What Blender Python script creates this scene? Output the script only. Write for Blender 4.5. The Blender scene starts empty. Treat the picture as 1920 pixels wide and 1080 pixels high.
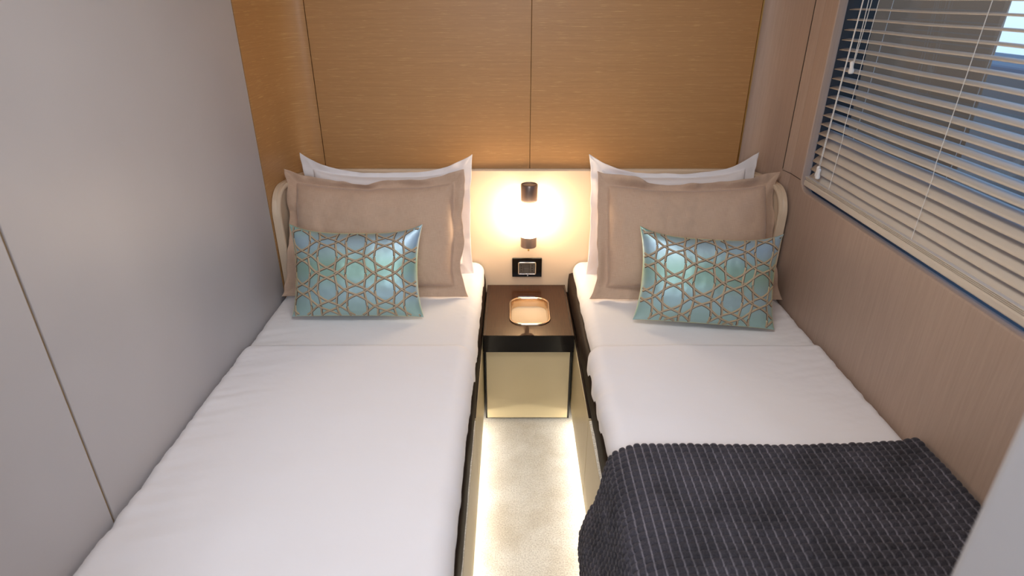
import bpy, bmesh, math, random
from mathutils import Vector, Matrix, noise
random.seed(7)
SC = bpy.context.scene
COL = SC.collection

# ------------------------------------------------------------------ camera
cam_d = bpy.data.cameras.new('camera')
cam = bpy.data.objects.new('camera', cam_d); COL.objects.link(cam)
cam.location = (0, 0, 1.55)
cam.rotation_euler = (math.radians(90 - 25.83), 0, 0)
cam_d.sensor_width = 36; cam_d.lens = 36 * 1132 / 1920
cam_d.clip_start = 0.02
cam_d.dof.use_dof = True; cam_d.dof.focus_distance = 1.95; cam_d.dof.aperture_fstop = 3.4
SC.camera = cam
SC.view_settings.view_transform = 'Standard'; SC.view_settings.look = 'None'
SC.view_settings.gamma = 1; SC.view_settings.use_curve_mapping = False
SC.view_settings.exposure = 0.0
SC.cycles.max_bounces = 8; SC.cycles.diffuse_bounces = 5; SC.cycles.glossy_bounces = 4
SC.cycles.sample_clamp_indirect = 4.0
SC.cycles.use_denoising = True

# ------------------------------------------------------------------ sky + lights
W = bpy.data.worlds.new('world'); SC.world = W; W.use_nodes = True
wn = W.node_tree.nodes; wl = W.node_tree.links
bg = wn['Background']
tcw = wn.new('ShaderNodeTexCoord'); spw = wn.new('ShaderNodeSeparateXYZ'); rw = wn.new('ShaderNodeValToRGB'); mw = wn.new('ShaderNodeMath')
mw.operation = 'MULTIPLY_ADD'; mw.inputs[1].default_value = 0.5; mw.inputs[2].default_value = 0.5
wl.new(tcw.outputs['Generated'], spw.inputs[0]); wl.new(spw.outputs[2], mw.inputs[0]); wl.new(mw.outputs[0], rw.inputs[0])
e = rw.color_ramp.elements; e[0].position = 0.30; e[0].color = (0.10, 0.17, 0.25, 1); e[1].position = 0.42; e[1].color = (0.50, 0.75, 0.98, 1)
for p_, c_ in ((0.50, (0.80, 0.92, 1.0, 1)), (0.62, (0.35, 0.62, 1.0, 1)), (1.0, (0.12, 0.32, 0.85, 1))):
    k_ = e.new(p_); k_.color = c_
wl.new(rw.outputs[0], bg.inputs[0]); bg.inputs[1].default_value = 1.7

def area(name, loc, rot, sx, sy, power, col, spread=180):
    d = bpy.data.lights.new(name, 'AREA'); d.shape = 'RECTANGLE'; d.size = sx; d.size_y = sy
    d.energy = power; d.color = col; d.spread = math.radians(spread)
    o = bpy.data.objects.new(name, d); COL.objects.link(o); o.location = loc; o.rotation_euler = rot
    return o
COOL = (0.80, 0.87, 1.0); NEUT = (1.0, 0.93, 0.86); WARM = (1.0, 0.80, 0.50)
area('ceiling_panel_light', (0.07, 0.95, 2.02), (0, 0, 0), 0.5, 0.5, 9.5, (1.0, 0.965, 0.95))
area('doorway_daylight', (-0.05, -0.75, 1.75), (math.radians(62), 0, 0), 0.9, 0.6, 18.5, COOL)
area('bed_strip_light_left', (-0.150, 1.2, 0.050), (0, math.radians(-42), 0), 0.012, 1.5, 3.5, (1.0, 0.93, 0.80))
area('bed_strip_light_right', (0.275, 1.2, 0.050), (0, math.radians(42), 0), 0.012, 1.5, 3.5, (1.0, 0.93, 0.80))

# ------------------------------------------------------------------ materials
def mat(name, col=(0.8, 0.8, 0.8), rough=0.5, metal=0.0, spec=0.5, sheen=0.0, coat=0.0):
    m = bpy.data.materials.new(name); m.use_nodes = True
    b = m.node_tree.nodes['Principled BSDF']
    b.inputs['Base Color'].default_value = (*col, 1); b.inputs['Roughness'].default_value = rough
    b.inputs['Metallic'].default_value = metal; b.inputs['Specular IOR Level'].default_value = spec
    b.inputs['Sheen Weight'].default_value = sheen; b.inputs['Coat Weight'].default_value = coat
    m['b'] = 1
    return m
def N(m, t): return m.node_tree.nodes.new(t)
def L(m, a, b): m.node_tree.links.new(a, b)
def BS(m): return m.node_tree.nodes['Principled BSDF']
def noise_tex(m, scale, vec_scale=(1, 1, 1), coord='Object', detail=4, rough=0.6):
    tc = N(m, 'ShaderNodeTexCoord'); mp = N(m, 'ShaderNodeMapping'); nz = N(m, 'ShaderNodeTexNoise')
    mp.inputs['Scale'].default_value = vec_scale
    L(m, tc.outputs[coord], mp.inputs[0]); L(m, mp.outputs[0], nz.inputs['Vector'])
    nz.inputs['Scale'].default_value = scale; nz.inputs['Detail'].default_value = detail
    nz.inputs['Roughness'].default_value = rough
    return nz
def ramp(m, src, stops):
    r = N(m, 'ShaderNodeValToRGB'); L(m, src, r.inputs[0])
    e = r.color_ramp.elements
    while len(e) > 1: e.remove(e[0])
    e[0].position = stops[0][0]; e[0].color = (*stops[0][1], 1)
    for p, c in stops[1:]:
        k = e.new(p); k.color = (*c, 1)
    return r
def bump(m, src, strength, dist=0.001, prev=None):
    b = N(m, 'ShaderNodeBump'); b.inputs['Strength'].default_value = strength; b.inputs['Distance'].default_value = dist
    L(m, src, b.inputs['Height'])
    if prev: L(m, prev.outputs[0], b.inputs['Normal'])
    L(m, b.outputs[0], BS(m).inputs['Normal'])
    return b

M = {}
# golden veneer with short horizontal flecks
m = M['gold_wood'] = mat('golden_veneer', (0.46, 0.25, 0.075), 0.42, spec=0.45)
n1 = noise_tex(m, 14, (1, 1, 38), detail=3, rough=0.6); n2 = noise_tex(m, 2.2, (1, 1, 2)); n4 = noise_tex(m, 3, (1, 1, 60), detail=3)
r1 = ramp(m, n1.outputs[0], [(0.60, (0, 0, 0)), (0.70, (1, 1, 1))])
r2 = ramp(m, n4.outputs[0], [(0.3, (0.400, 0.208, 0.076)), (0.7, (0.455, 0.243, 0.092))])
mm = N(m, 'ShaderNodeMixRGB'); L(m, r1.outputs[0], mm.inputs[0]); L(m, r2.outputs[0], mm.inputs[1]); mm.inputs[2].default_value = (0.62, 0.385, 0.155, 1)
L(m, mm.outputs[0], BS(m).inputs['Base Color']); bump(m, n4.outputs[0], 0.12, 0.0006)
# beige open grain veneer, vertical grain
m = M['beige_wood'] = mat('beige_grain_veneer', (0.42, 0.33, 0.27), 0.5, spec=0.4)
n1 = noise_tex(m, 7, (22, 22, 0.9), detail=7, rough=0.7)
n3 = noise_tex(m, 60, (9, 9, 0.5), detail=3)
r1 = ramp(m, n1.outputs[0], [(0.3, (0.385, 0.278, 0.215)), (0.5, (0.415, 0.302, 0.236)), (0.72, (0.45, 0.332, 0.262))])
L(m, r1.outputs[0], BS(m).inputs['Base Color'])
b0 = bump(m, n1.outputs[0], 0.22, 0.0012); bump(m, n3.outputs[0], 0.25, 0.0006, b0)
# satin grey laminate
m = M['grey_wall'] = mat('satin_grey_laminate', (0.47, 0.44, 0.43), 0.42, spec=0.4)
n1 = noise_tex(m, 3, detail=2); r1 = ramp(m, n1.outputs[0], [(0.3, (0.43, 0.41, 0.415)), (0.7, (0.455, 0.435, 0.44))])
L(m, r1.outputs[0], BS(m).inputs['Base Color'])
M['ceiling'] = mat('ceiling_white', (0.8, 0.79, 0.77), 0.6)
M['cream'] = mat('cream_leatherette', (0.66, 0.52, 0.375), 0.5)
n1 = noise_tex(M['cream'], 900, detail=2); bump(M['cream'], n1.outputs[0], 0.12, 0.0003)
M['cream_lacquer'] = mat('cream_lacquer', (0.68, 0.60, 0.44), 0.35)
n1 = noise_tex(M['cream_lacquer'], 5, detail=2)
r1 = ramp(M['cream_lacquer'], n1.outputs[0], [(0.3, (0.49, 0.405, 0.245)), (0.7, (0.515, 0.425, 0.26))]); L(M['cream_lacquer'], r1.outputs[0], BS(M['cream_lacquer']).inputs[0])
M['ledge'] = mat('speckled_ledge', (0.72, 0.68, 0.58), 0.6)
n1 = noise_tex(M['ledge'], 260, detail=2); r1 = ramp(M['ledge'], n1.outputs[0], [(0.35, (0.5, 0.46, 0.37)), (0.6, (0.8, 0.76, 0.66))]); L(M['ledge'], r1.outputs[0], BS(M['ledge']).inputs[0])
M['dark_leather'] = mat('dark_brown_leather', (0.016, 0.009, 0.006), 0.6, spec=0.1)
n1 = noise_tex(M['dark_leather'], 14, (1, 1, 1)); bump(M['dark_leather'], n1.outputs[0], 0.5, 0.006)
m = M['walnut'] = mat('dark_walnut_gloss', (0.10, 0.045, 0.022), 0.5, spec=0.05, coat=0.55)
BS(m).inputs['Coat Roughness'].default_value = 0.02
n1 = noise_tex(m, 12, (26, 1, 1), detail=6); r1 = ramp(m, n1.outputs[0], [(0.3, (0.028, 0.011, 0.005)), (0.55, (0.040, 0.016, 0.007)), (0.8, (0.052, 0.021, 0.010))])
L(m, r1.outputs[0], BS(m).inputs['Base Color'])
M['black_gloss'] = mat('black_gloss', (0.005, 0.004, 0.004), 0.08, spec=0.14)
M['black'] = mat('black_matt', (0.008, 0.007, 0.006), 0.5)
M['shadow_gap'] = mat('shadow_gap_black', (0.04, 0.025, 0.015), 0.6)
M['gold'] = mat('brushed_gold', (0.62, 0.42, 0.14), 0.28, 1.0)
M['rose_gold'] = mat('polished_champagne_metal', (0.80, 0.62, 0.44), 0.16, 1.0)
M['tray_floor'] = mat('tray_lining', (0.50, 0.40, 0.28), 0.5)
M['brass'] = mat('brass', (0.75, 0.52, 0.12), 0.25, 1.0)
M['bronze'] = mat('dark_bronze', (0.22, 0.16, 0.135), 0.33, 0.8)
n1 = noise_tex(M['bronze'], 120, (1, 1, 0.05)); bump(M['bronze'], n1.outputs[0], 0.1, 0.0003)
M['chrome'] = mat('chrome', (0.8, 0.82, 0.85), 0.12, 1.0)
M['socket'] = mat('dark_socket_module', (0.075, 0.068, 0.062), 0.35)
M['mark'] = mat('pale_print', (0.7, 0.7, 0.72), 0.4)
M['white_plastic'] = mat('white_plastic', (0.82, 0.80, 0.77), 0.35)
M['cord'] = mat('white_cord', (0.80, 0.77, 0.72), 0.7)
M['slat'] = mat('cream_painted_slat', (0.70, 0.62, 0.52), 0.42)
n1 = noise_tex(M['slat'], 6, (1, 1, 1)); r1 = ramp(M['slat'], n1.outputs[0], [(0.3, (0.60, 0.52, 0.43)), (0.7, (0.63, 0.55, 0.455))]); L(M['slat'], r1.outputs[0], BS(M['slat']).inputs[0])
M['dark_frame'] = mat('dark_window_frame', (0.022, 0.019, 0.021), 0.5)
M['door_white'] = mat('pale_grey_door_lacquer', (0.42, 0.405, 0.41), 0.5)
M['hull'] = mat('taupe_hull_paint', (0.52, 0.24, 0.11), 0.6)
M['hull_blue'] = mat('blue_grey_hull_paint', (0.24, 0.17, 0.14), 0.5)
M['foam'] = mat('base_inside', (0.12, 0.10, 0.08), 0.8)
# white cotton
def cotton(name, col):
    m = mat(name, col, 0.8, spec=0.2, sheen=0.25)
    a = noise_tex(m, 7, (1, 1.6, 1), detail=5, rough=0.55); b = noise_tex(m, 1500, detail=1)
    x = bump(m, a.outputs[0], 0.22, 0.008); bump(m, b.outputs[0], 0.08, 0.0003, x)
    return m
M['sheet'] = cotton('white_cotton_sheet', (0.80, 0.78, 0.79))
M['sheet2'] = cotton('white_cotton_cover', (0.81, 0.79, 0.81))
M['pillow_white'] = cotton('white_cotton_pillowcase', (0.82, 0.79, 0.79))
# linen
m = M['linen'] = mat('beige_linen', (0.50, 0.36, 0.25), 0.85, spec=0.2, sheen=0.3)
tc = N(m, 'ShaderNodeTexCoord')
def threads(m, sc, dist):
    mp = N(m, 'ShaderNodeMapping'); mp.inputs['Scale'].default_value = sc
    L(m, tc.outputs['UV'], mp.inputs[0]); nz = N(m, 'ShaderNodeTexNoise'); nz.inputs['Scale'].default_value = 1
    nz.inputs['Detail'].default_value = 3; L(m, mp.outputs[0], nz.inputs[0]); return nz
ta = threads(m, (40, 800, 1), 0); tb = threads(m, (900, 40, 1), 0)
mx = N(m, 'ShaderNodeMath'); mx.operation = 'ADD'; L(m, ta.outputs[0], mx.inputs[0]); L(m, tb.outputs[0], mx.inputs[1])
hf = N(m, 'ShaderNodeMath'); hf.operation = 'MULTIPLY'; hf.inputs[1].default_value = 0.5; L(m, mx.outputs[0], hf.inputs[0])
r1 = ramp(m, hf.outputs[0], [(0.35, (0.50, 0.345, 0.245)), (0.5, (0.54, 0.380, 0.275)), (0.65, (0.58, 0.415, 0.305))])
L(m, r1.outputs[0], BS(m).inputs['Base Color']); x = bump(m, hf.outputs[0], 0.3, 0.0004)
a = noise_tex(m, 8, detail=4); bump(m, a.outputs[0], 0.25, 0.008, x)
# satin
m = M['satin'] = mat('teal_satin', (0.36, 0.60, 0.62), 0.44, metal=0.55, spec=0.4, sheen=1.0)
BS(m).inputs['Sheen Tint'].default_value = (1.0, 0.80, 0.22, 1); BS(m).inputs['Sheen Roughness'].default_value = 0.35  # yellow sheen tint stands in for the golden wall's reflection
a = noise_tex(m, 9, (1, 1, 1), detail=3); bump(m, a.outputs[0], 0.05, 0.006)
a = noise_tex(m, 3.2, (0.5, 0.5, 2.6), detail=0)
r1 = ramp(m, a.outputs[0], [(0.3, (0.30, 0.48, 0.41)), (0.5, (0.36, 0.53, 0.55)), (0.7, (0.38, 0.51, 0.66))])
L(m, r1.outputs[0], BS(m).inputs['Base Color'])
m = M['braid'] = mat('taupe_gold_embroidery', (0.5, 0.38, 0.25), 0.6)
tcx = N(m, 'ShaderNodeTexCoord'); sp = N(m, 'ShaderNodeSeparateXYZ'); L(m, tcx.outputs['UV'], sp.inputs[0])
r1 = ramp(m, sp.outputs[0], [(0.0, (0.06, 0.03, 0.01)), (0.20, (0.09, 0.05, 0.015)), (0.30, (0.33, 0.26, 0.18)), (0.55, (0.43, 0.34, 0.25)), (0.8, (0.34, 0.26, 0.16)), (0.92, (0.50, 0.39, 0.19))])  # dark lower edge is a shadow painted into the strand colour
L(m, r1.outputs[0], BS(m).inputs['Base Color'])
# carpet
m = M['carpet'] = mat('cream_short_pile_carpet', (0.62, 0.57, 0.50), 0.95, spec=0.1, sheen=0.3)
a = noise_tex(m, 210, detail=3, rough=0.8); c = noise_tex(m, 6, detail=4)
r1 = ramp(m, a.outputs[0], [(0.32, (0.42, 0.39, 0.345)), (0.5, (0.66, 0.63, 0.575)), (0.68, (0.82, 0.79, 0.73))])
r2 = ramp(m, c.outputs[0], [(0.35, (0.80, 0.76, 0.70)), (0.62, (1, 1, 1))])
mm = N(m, 'ShaderNodeMixRGB'); mm.blend_type = 'MULTIPLY'; mm.inputs[0].default_value = 1; L(m, r1.outputs[0], mm.inputs[1]); L(m, r2.outputs[0], mm.inputs[2])
L(m, mm.outputs[0], BS(m).inputs['Base Color']); bump(m, a.outputs[0], 0.8, 0.004)
# fleece blanket: uv.x counts ridges
m = M['fleece'] = mat('charcoal_fleece', (0.05, 0.048, 0.056), 0.9, spec=0.1, sheen=0.22)
BS(m).inputs['Sheen Tint'].default_value = (0.75, 0.75, 0.85, 1); BS(m).inputs['Sheen Roughness'].default_value = 0.45
tcx = N(m, 'ShaderNodeTexCoord'); sp = N(m, 'ShaderNodeSeparateXYZ'); L(m, tcx.outputs['UV'], sp.inputs[0])
fr = N(m, 'ShaderNodeMath'); fr.operation = 'FRACT'; L(m, sp.outputs[0], fr.inputs[0])
r1 = ramp(m, fr.outputs[0], [(0.0, (0.17, 0.155, 0.175)), (0.045, (0.14, 0.13, 0.145)), (0.11, (0.040, 0.037, 0.043)), (0.89, (0.040, 0.037, 0.043)), (0.955, (0.14, 0.13, 0.145)), (1.0, (0.17, 0.155, 0.175))])
a = noise_tex(m, 420, detail=3); c = noise_tex(m, 9, detail=3)
r2 = ramp(m, a.outputs[0], [(0.3, (0.6, 0.6, 0.6)), (0.7, (1.5, 1.5, 1.5))]); r3 = ramp(m, c.outputs[0], [(0.35, (0.8, 0.8, 0.8)), (0.65, (1.35, 1.35, 1.4))])
mm = N(m, 'ShaderNodeMixRGB'); mm.blend_type = 'MULTIPLY'; mm.inputs[0].default_value = 1; L(m, r1.outputs[0], mm.inputs[1]); L(m, r2.outputs[0], mm.inputs[2])
m2 = N(m, 'ShaderNodeMixRGB'); m2.blend_type = 'MULTIPLY'; m2.inputs[0].default_value = 1; L(m, mm.outputs[0], m2.inputs[1]); L(m, r3.outputs[0], m2.inputs[2])
L(m, m2.outputs[0], BS(m).inputs['Base Color']); bump(m, a.outputs[0], 0.6, 0.0015)
# lamp globe, glass
m = M['globe'] = mat('lit_opal_glass', (1, 0.95, 0.85), 0.3)
BS(m).inputs['Emission Color'].default_value = (1.0, 0.78, 0.53, 1); BS(m).inputs['Emission Strength'].default_value = 32
m = M['strip'] = mat('lit_strip', (1, 0.9, 0.7), 0.5)
BS(m).inputs['Emission Color'].default_value = (1.0, 0.86, 0.6, 1); BS(m).inputs['Emission Strength'].default_value = 4
m = M['panel_lit'] = mat('lit_ceiling_diffuser', (1, 1, 1), 0.5)
BS(m).inputs['Emission Color'].default_value = (1.0, 0.96, 0.92, 1); BS(m).inputs['Emission Strength'].default_value = 1.5
m = M['glass'] = bpy.data.materials.new('window_glass'); m.use_nodes = True
nt = m.node_tree; nt.nodes.remove(nt.nodes['Principled BSDF'])
tr = nt.nodes.new('ShaderNodeBsdfTransparent'); tr.inputs[0].default_value = (0.80, 0.86, 0.90, 1)
gl = nt.nodes.new('ShaderNodeBsdfGlossy'); gl.inputs['Roughness'].default_value = 0.01
lw = nt.nodes.new('ShaderNodeLayerWeight'); lw.inputs[0].default_value = 0.5
pw = nt.nodes.new('ShaderNodeMath'); pw.operation = 'POWER'; pw.inputs[1].default_value = 4.0; nt.links.new(lw.outputs['Facing'], pw.inputs[0])
fz = nt.nodes.new('ShaderNodeMath'); fz.operation = 'MULTIPLY_ADD'; fz.inputs[1].default_value = 0.7; fz.inputs[2].default_value = 0.04; nt.links.new(pw.outputs[0], fz.inputs[0])
ms = nt.nodes.new('ShaderNodeMixShader'); nt.links.new(fz.outputs[0], ms.inputs[0]); nt.links.new(tr.outputs[0], ms.inputs[1]); nt.links.new(gl.outputs[0], ms.inputs[2])
nt.links.new(ms.outputs[0], nt.nodes['Material Output'].inputs[0])

# ------------------------------------------------------------------ helpers
def link(name, me, m, parent=None, smooth=False):
    o = bpy.data.objects.new(name, me); COL.objects.link(o)
    if m is not None:
        me.materials.clear(); me.materials.append(M[m] if isinstance(m, str) else m)
    if smooth:
        for p in me.polygons: p.use_smooth = True
    if parent is not None: o.parent = parent
    return o
def obj(name, bm, m, parent=None, smooth=False):
    me = bpy.data.meshes.new(name); bm.normal_update(); bm.to_mesh(me); bm.free()
    return link(name, me, m, parent, smooth)
def pyobj(name, vs, fs, m, parent=None, smooth=True, uv=None):
    me = bpy.data.meshes.new(name); me.from_pydata([tuple(v) for v in vs], [], fs); me.update()
    if uv is not None:
        l = me.uv_layers.new(name='uv')
        for lp in me.loops: l.data[lp.index].uv = uv[lp.vertex_index]
    return link(name, me, m, parent, smooth)
def add_box(bm, x0, x1, y0, y1, z0, z1, bev=0.0, seg=2):
    t = bmesh.new()
    bmesh.ops.create_cube(t, size=1)
    for v in t.verts:
        v.co = Vector(((x0 + x1) / 2 + v.co.x * (x1 - x0), (y0 + y1) / 2 + v.co.y * (y1 - y0), (z0 + z1) / 2 + v.co.z * (z1 - z0)))
    if bev: bmesh.ops.bevel(t, geom=list(t.edges), offset=bev, segments=seg, affect='EDGES', profile=0.5)
    me = bpy.data.meshes.new('t'); t.to_mesh(me); t.free(); bm.from_mesh(me); bpy.data.meshes.remove(me)
def box(name, x0, x1, y0, y1, z0, z1, m, parent=None, bev=0.0, seg=2):
    bm = bmesh.new(); add_box(bm, x0, x1, y0, y1, z0, z1, bev, seg); return obj(name, bm, m, parent)
def add_lathe(bm, prof, cx, cy, seg=48):
    rings = []
    for r, z in prof:
        rings.append([bm.verts.new((cx + r * math.cos(2 * math.pi * i / seg), cy + r * math.sin(2 * math.pi * i / seg), z)) for i in range(seg)])
    for a, b in zip(rings, rings[1:]):
        for i in range(seg): bm.faces.new((a[i], a[(i + 1) % seg], b[(i + 1) % seg], b[i]))
    if prof[0][0] > 1e-5: bm.faces.new(rings[0][::-1])
    if prof[-1][0] > 1e-5: bm.faces.new(rings[-1])
def tube(name, pts, r, m, parent=None, seg=8):
    bm = bmesh.new(); rings = []; P = [Vector(p) for p in pts]
    for i, p in enumerate(P):
        d = (P[min(i + 1, len(P) - 1)] - P[max(i - 1, 0)]).normalized()
        a = d.cross(Vector((0.3, 1, 0.2))).normalized(); b = d.cross(a)
        rings.append([bm.verts.new(p + r * (a * math.cos(2 * math.pi * k / seg) + b * math.sin(2 * math.pi * k / seg))) for k in range(seg)])
    for a, b in zip(rings, rings[1:]):
        for k in range(seg): bm.faces.new((a[k], a[(k + 1) % seg], b[(k + 1) % seg], b[k]))
    bm.faces.new(rings[0][::-1]); bm.faces.new(rings[-1])
    bmesh.ops.recalc_face_normals(bm, faces=bm.faces)
    return obj(name, bm, m, parent, True)
def empty(name, loc, label, cat, group=None):
    o = bpy.data.objects.new(name, None); COL.objects.link(o); o.location = loc; o.empty_display_size = 0.05
    return tag(o, label, cat, group)
def tag(o, label=None, cat=None, group=None, kind=None):
    if label: o['label'] = label
    if cat: o['category'] = cat
    if group: o['group'] = group
    if kind: o['kind'] = kind
    return o
def struct(o, label=None): o['kind'] = 'structure'; (label and o.__setitem__('label', label)); return o
def under(o, root):      # child coordinates are given in world space
    o.parent = root; o.matrix_parent_inverse = Matrix.Translation(root.location).inverted(); return o
def rrect(x0, x1, y0, y1, r, n=10):
    pts = []
    for cx, cy, a0 in ((x1 - r, y1 - r, 0), (x0 + r, y1 - r, 90), (x0 + r, y0 + r, 180), (x1 - r, y0 + r, 270)):
        for i in range(n + 1):
            a = math.radians(a0 + 90 * i / n); pts.append((cx + r * math.cos(a), cy + r * math.sin(a)))
    return pts
def plate_with_hole(name, outer, hole, depth, m, bevel=0.0, parent=None):
    """flat plate in local XY with a hole, thickness depth (centred)."""
    cu = bpy.data.curves.new(name, 'CURVE'); cu.dimensions = '2D'; cu.fill_mode = 'BOTH'
    for pts in (outer, hole):
        if not pts: continue
        s = cu.splines.new('POLY'); s.points.add(len(pts) - 1); s.use_cyclic_u = True
        for k, p in enumerate(pts): s.points[k].co = (p[0], p[1], 0, 1)
    cu.extrude = depth / 2 - bevel; cu.bevel_depth = bevel; cu.bevel_resolution = 3; cu.offset = -bevel
    o = bpy.data.objects.new('tmp', cu); COL.objects.link(o)
    dg = bpy.context.evaluated_depsgraph_get(); dg.update()
    me = bpy.data.meshes.new_from_object(o.evaluated_get(dg)); me.name = name
    bpy.data.objects.remove(o); bpy.data.curves.remove(cu)
    return link(name, me, m, parent)

LX, RX = -0.877, 1.015          # inner faces of the side walls
CEIL = 2.05
# ------------------------------------------------------------------ room shell
struct(box('floor', -1.0, 1.6, -1.25, 2.6, -0.05, 0.0, 'carpet'), 'cream short pile carpet between the beds')
bm = bmesh.new(); add_box(bm, -1.0, 1.25, -1.25, 2.6, CEIL, CEIL + 0.05)
struct(obj('ceiling', bm, 'ceiling'))
struct(box('trim_1', LX - 0.012, LX - 0.004, 0.969, 0.981, 0, CEIL, 'gold'), 'thin gold vertical joint in the grey wall')
bm = bmesh.new()
add_box(bm, LX - 0.05, LX, -1.2, 0.972, 0, CEIL, 0.0015)
add_box(bm, LX - 0.05, LX, 0.978, 2.086, 0, CEIL, 0.0015)
add_box(bm, LX - 0.06, LX - 0.05, -1.2, 2.09, 0, CEIL)
struct(obj('wall_left', bm, 'grey_wall'), 'satin grey panelled wall beside the left bed')

def bez(p0, p1, p2, n):
    return [((1 - t) ** 2 * p0[0] + 2 * t * (1 - t) * p1[0] + t * t * p2[0], (1 - t) ** 2 * p0[1] + 2 * t * (1 - t) * p1[1] + t * t * p2[1]) for t in [i / n for i in range(n + 1)]]
def offset_path(path, d):
    out = []
    for i, p in enumerate(path):
        a = path[max(i - 1, 0)]; b = path[min(i + 1, len(path) - 1)]
        tx, ty = b[0] - a[0], b[1] - a[1]; l = math.hypot(tx, ty)
        out.append((p[0] - ty / l * d, p[1] + tx / l * d))
    return out
def sweep_wall(name, path, thick, z0, z1, m, parent=None):
    """path left to right seen from the room; thickness goes away from the room."""
    back = offset_path(path, thick); vs = []; fs = []
    n = len(path)
    for p, q in zip(path, back):
        vs += [(p[0], p[1], z0), (p[0], p[1], z1), (q[0], q[1], z1), (q[0], q[1], z0)]
    for i in range(n - 1):
        a = 4 * i; b = a + 4
        for k in range(4): fs.append((a + k, b + k, b + (k + 1) % 4, a + (k + 1) % 4)[::-1])
    fs.append((0, 1, 2, 3)); fs.append((4 * n - 1, 4 * n - 2, 4 * n - 3, 4 * n - 4))
    o = pyobj(name, vs, fs, m, parent, False)
    bm = bmesh.new(); bm.from_mesh(o.data); bmesh.ops.recalc_face_normals(bm, faces=bm.faces); bm.to_mesh(o.data); bm.free()
    for p in o.data.polygons: p.use_smooth = abs(p.normal.z) < 0.5 and len(p.vertices) == 4
    o.data.set_sharp_from_angle(angle=math.radians(30))
    return o
YB = 2.42
left_curve = bez((LX, 2.092), (LX, YB), (-0.757, YB), 24)
struct(sweep_wall('wall_corner_left', left_curve, 0.03, 0, CEIL, 'gold_wood'), 'curved golden veneer corner panel')
right_curve = bez((0.914, YB), (1.004, YB), (1.006, 2.212), 20) + [(1.006 + 0.009 * k / 4, 2.212 - 0.05 * k / 4) for k in range(1, 5)]
bm = bmesh.new()
add_box(bm, -0.7545, 0.0712, YB, YB + 0.03, 0, CEIL, 0.0012)
add_box(bm, 0.0728, 0.909, YB, YB + 0.03, 0, CEIL, 0.0012)
add_box(bm, -0.9, 1.05, YB + 0.03, YB + 0.05, 0, CEIL)
struct(obj('wall_back', bm, 'gold_wood'), 'golden brown veneer wall behind the headboard')
struct(box('trim_2', 0.9095, 0.9145, YB - 0.003, YB + 0.02, 0, CEIL, 'gold'), 'thin gold strip in the right back corner')
struct(sweep_wall('wall_corner_right', right_curve, 0.03, 0, CEIL, 'beige_wood'), 'curved beige veneer corner panel')
struct(box('trim_3', LX - 0.03, LX - 0.003, 2.0855, 2.093, 0, CEIL, 'shadow_gap'))

# right wall with window opening (plate drawn in y,z)
WY0, WY1, WZ0, WZ1 = 0.47, 2.073, 0.935, 1.76
hole = rrect(WY0, WY1, WZ0, WZ1, 0.05, 12)
outer = [(-1.2, 0), (2.164, 0), (2.164, CEIL), (-1.2, CEIL)]
def stand(o, x):   # local x->world y, local y->world z, local z->world x
    o.matrix_world = Matrix(((0, 0, 1, x), (1, 0, 0, 0), (0, 1, 0, 0), (0, 0, 0, 1)))
    return o
w = stand(plate_with_hole('wall_right', outer, hole, 0.03, 'beige_wood', 0.004), RX + 0.015)
struct(w, 'beige grained veneer wall with a window')
for vv in w.data.vertices: vv.co = w.matrix_world @ vv.co
w.matrix_world = Matrix.Identity(4)
# window frame (dark liner) and pane
hole2 = rrect(WY0 - 0.004, WY1 + 0.004, WZ0 - 0.004, WZ1 + 0.004, 0.052, 12)
f = stand(plate_with_hole('window_1', rrect(WY0 - 0.06, WY1 + 0.06, WZ0 - 0.06, WZ1 + 0.06, 0.06), hole2, 0.095, 'dark_frame', 0.0), RX + 0.03 + 0.0475)
struct(f, 'dark framed cabin window behind the blind')
for vv in f.data.vertices: vv.co = f.matrix_world @ vv.co
f.matrix_world = Matrix.Identity(4)
box('pane', RX + 0.127, RX + 0.131, WY0 - 0.05, WY1 + 0.05, WZ0 - 0.05, WZ1 + 0.05, 'glass', f)
# joints in the veneer around the window
struct(box('trim_4', 1.0045, 1.0075, 2.2105, 2.2135, 0.972, CEIL, 'shadow_gap'))
bm = bmesh.new()
add_box(bm, RX - 0.0006, RX + 0.002, 2.0775, 2.166, 0.9665, 0.9690)
pts = right_curve[-5:]
for a, b in zip(pts, pts[1:]):
    v = [bm.verts.new((p[0] - 0.0007, p[1], z)) for p, z in ((a, 0.9665), (b, 0.9665), (b, 0.9690), (a, 0.9690))]
    bm.faces.new(v)
    v = [bm.verts.new((p[0] + 0.002, p[1], z)) for p, z in ((a, 0.9665), (b, 0.9665), (b, 0.9690), (a, 0.9690))]
    bm.faces.new(v[::-1])
struct(obj('trim_5', bm, 'shadow_gap'))
# bulkheads at the doorway and the passage behind the camera
bm = bmesh.new(); add_box(bm, 0.391, 1.014, 0.31, 0.378, 0, CEIL, 0.010, 4)
struct(obj('door_1', bm, 'door_white'), 'pale grey edge of the doorway, nearest and out of focus')
struct(box('wall_front_left', LX, -0.56, 0.31, 0.378, 0, CEIL, 'grey_wall', None, 0.01, 3))
struct(box('wall_front', -1.0, 1.25, -1.25, -1.2, 0, CEIL, 'ceiling'))

# ------------------------------------------------------------------ outside the window
o = box('deck_screen', 1.17, 1.985, 2.62, 2.76, -0.6, 3.2, 'hull', None, 0.05, 3)  # added backdrop: keeps the sky out and fills the left gaps with brown
tag(o, 'brown panel seen dimly through the left part of the window blind', 'screen')
o = box('mooring_pontoon', 2.3, 2.9, -2.5, 7.5, -0.6, 1.25, 'hull_blue', None, 0.04, 3)  # added block, raised so bright sky shows only through the upper slats
tag(o, 'blue grey pontoon outside the right end of the window', 'pontoon')

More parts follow.
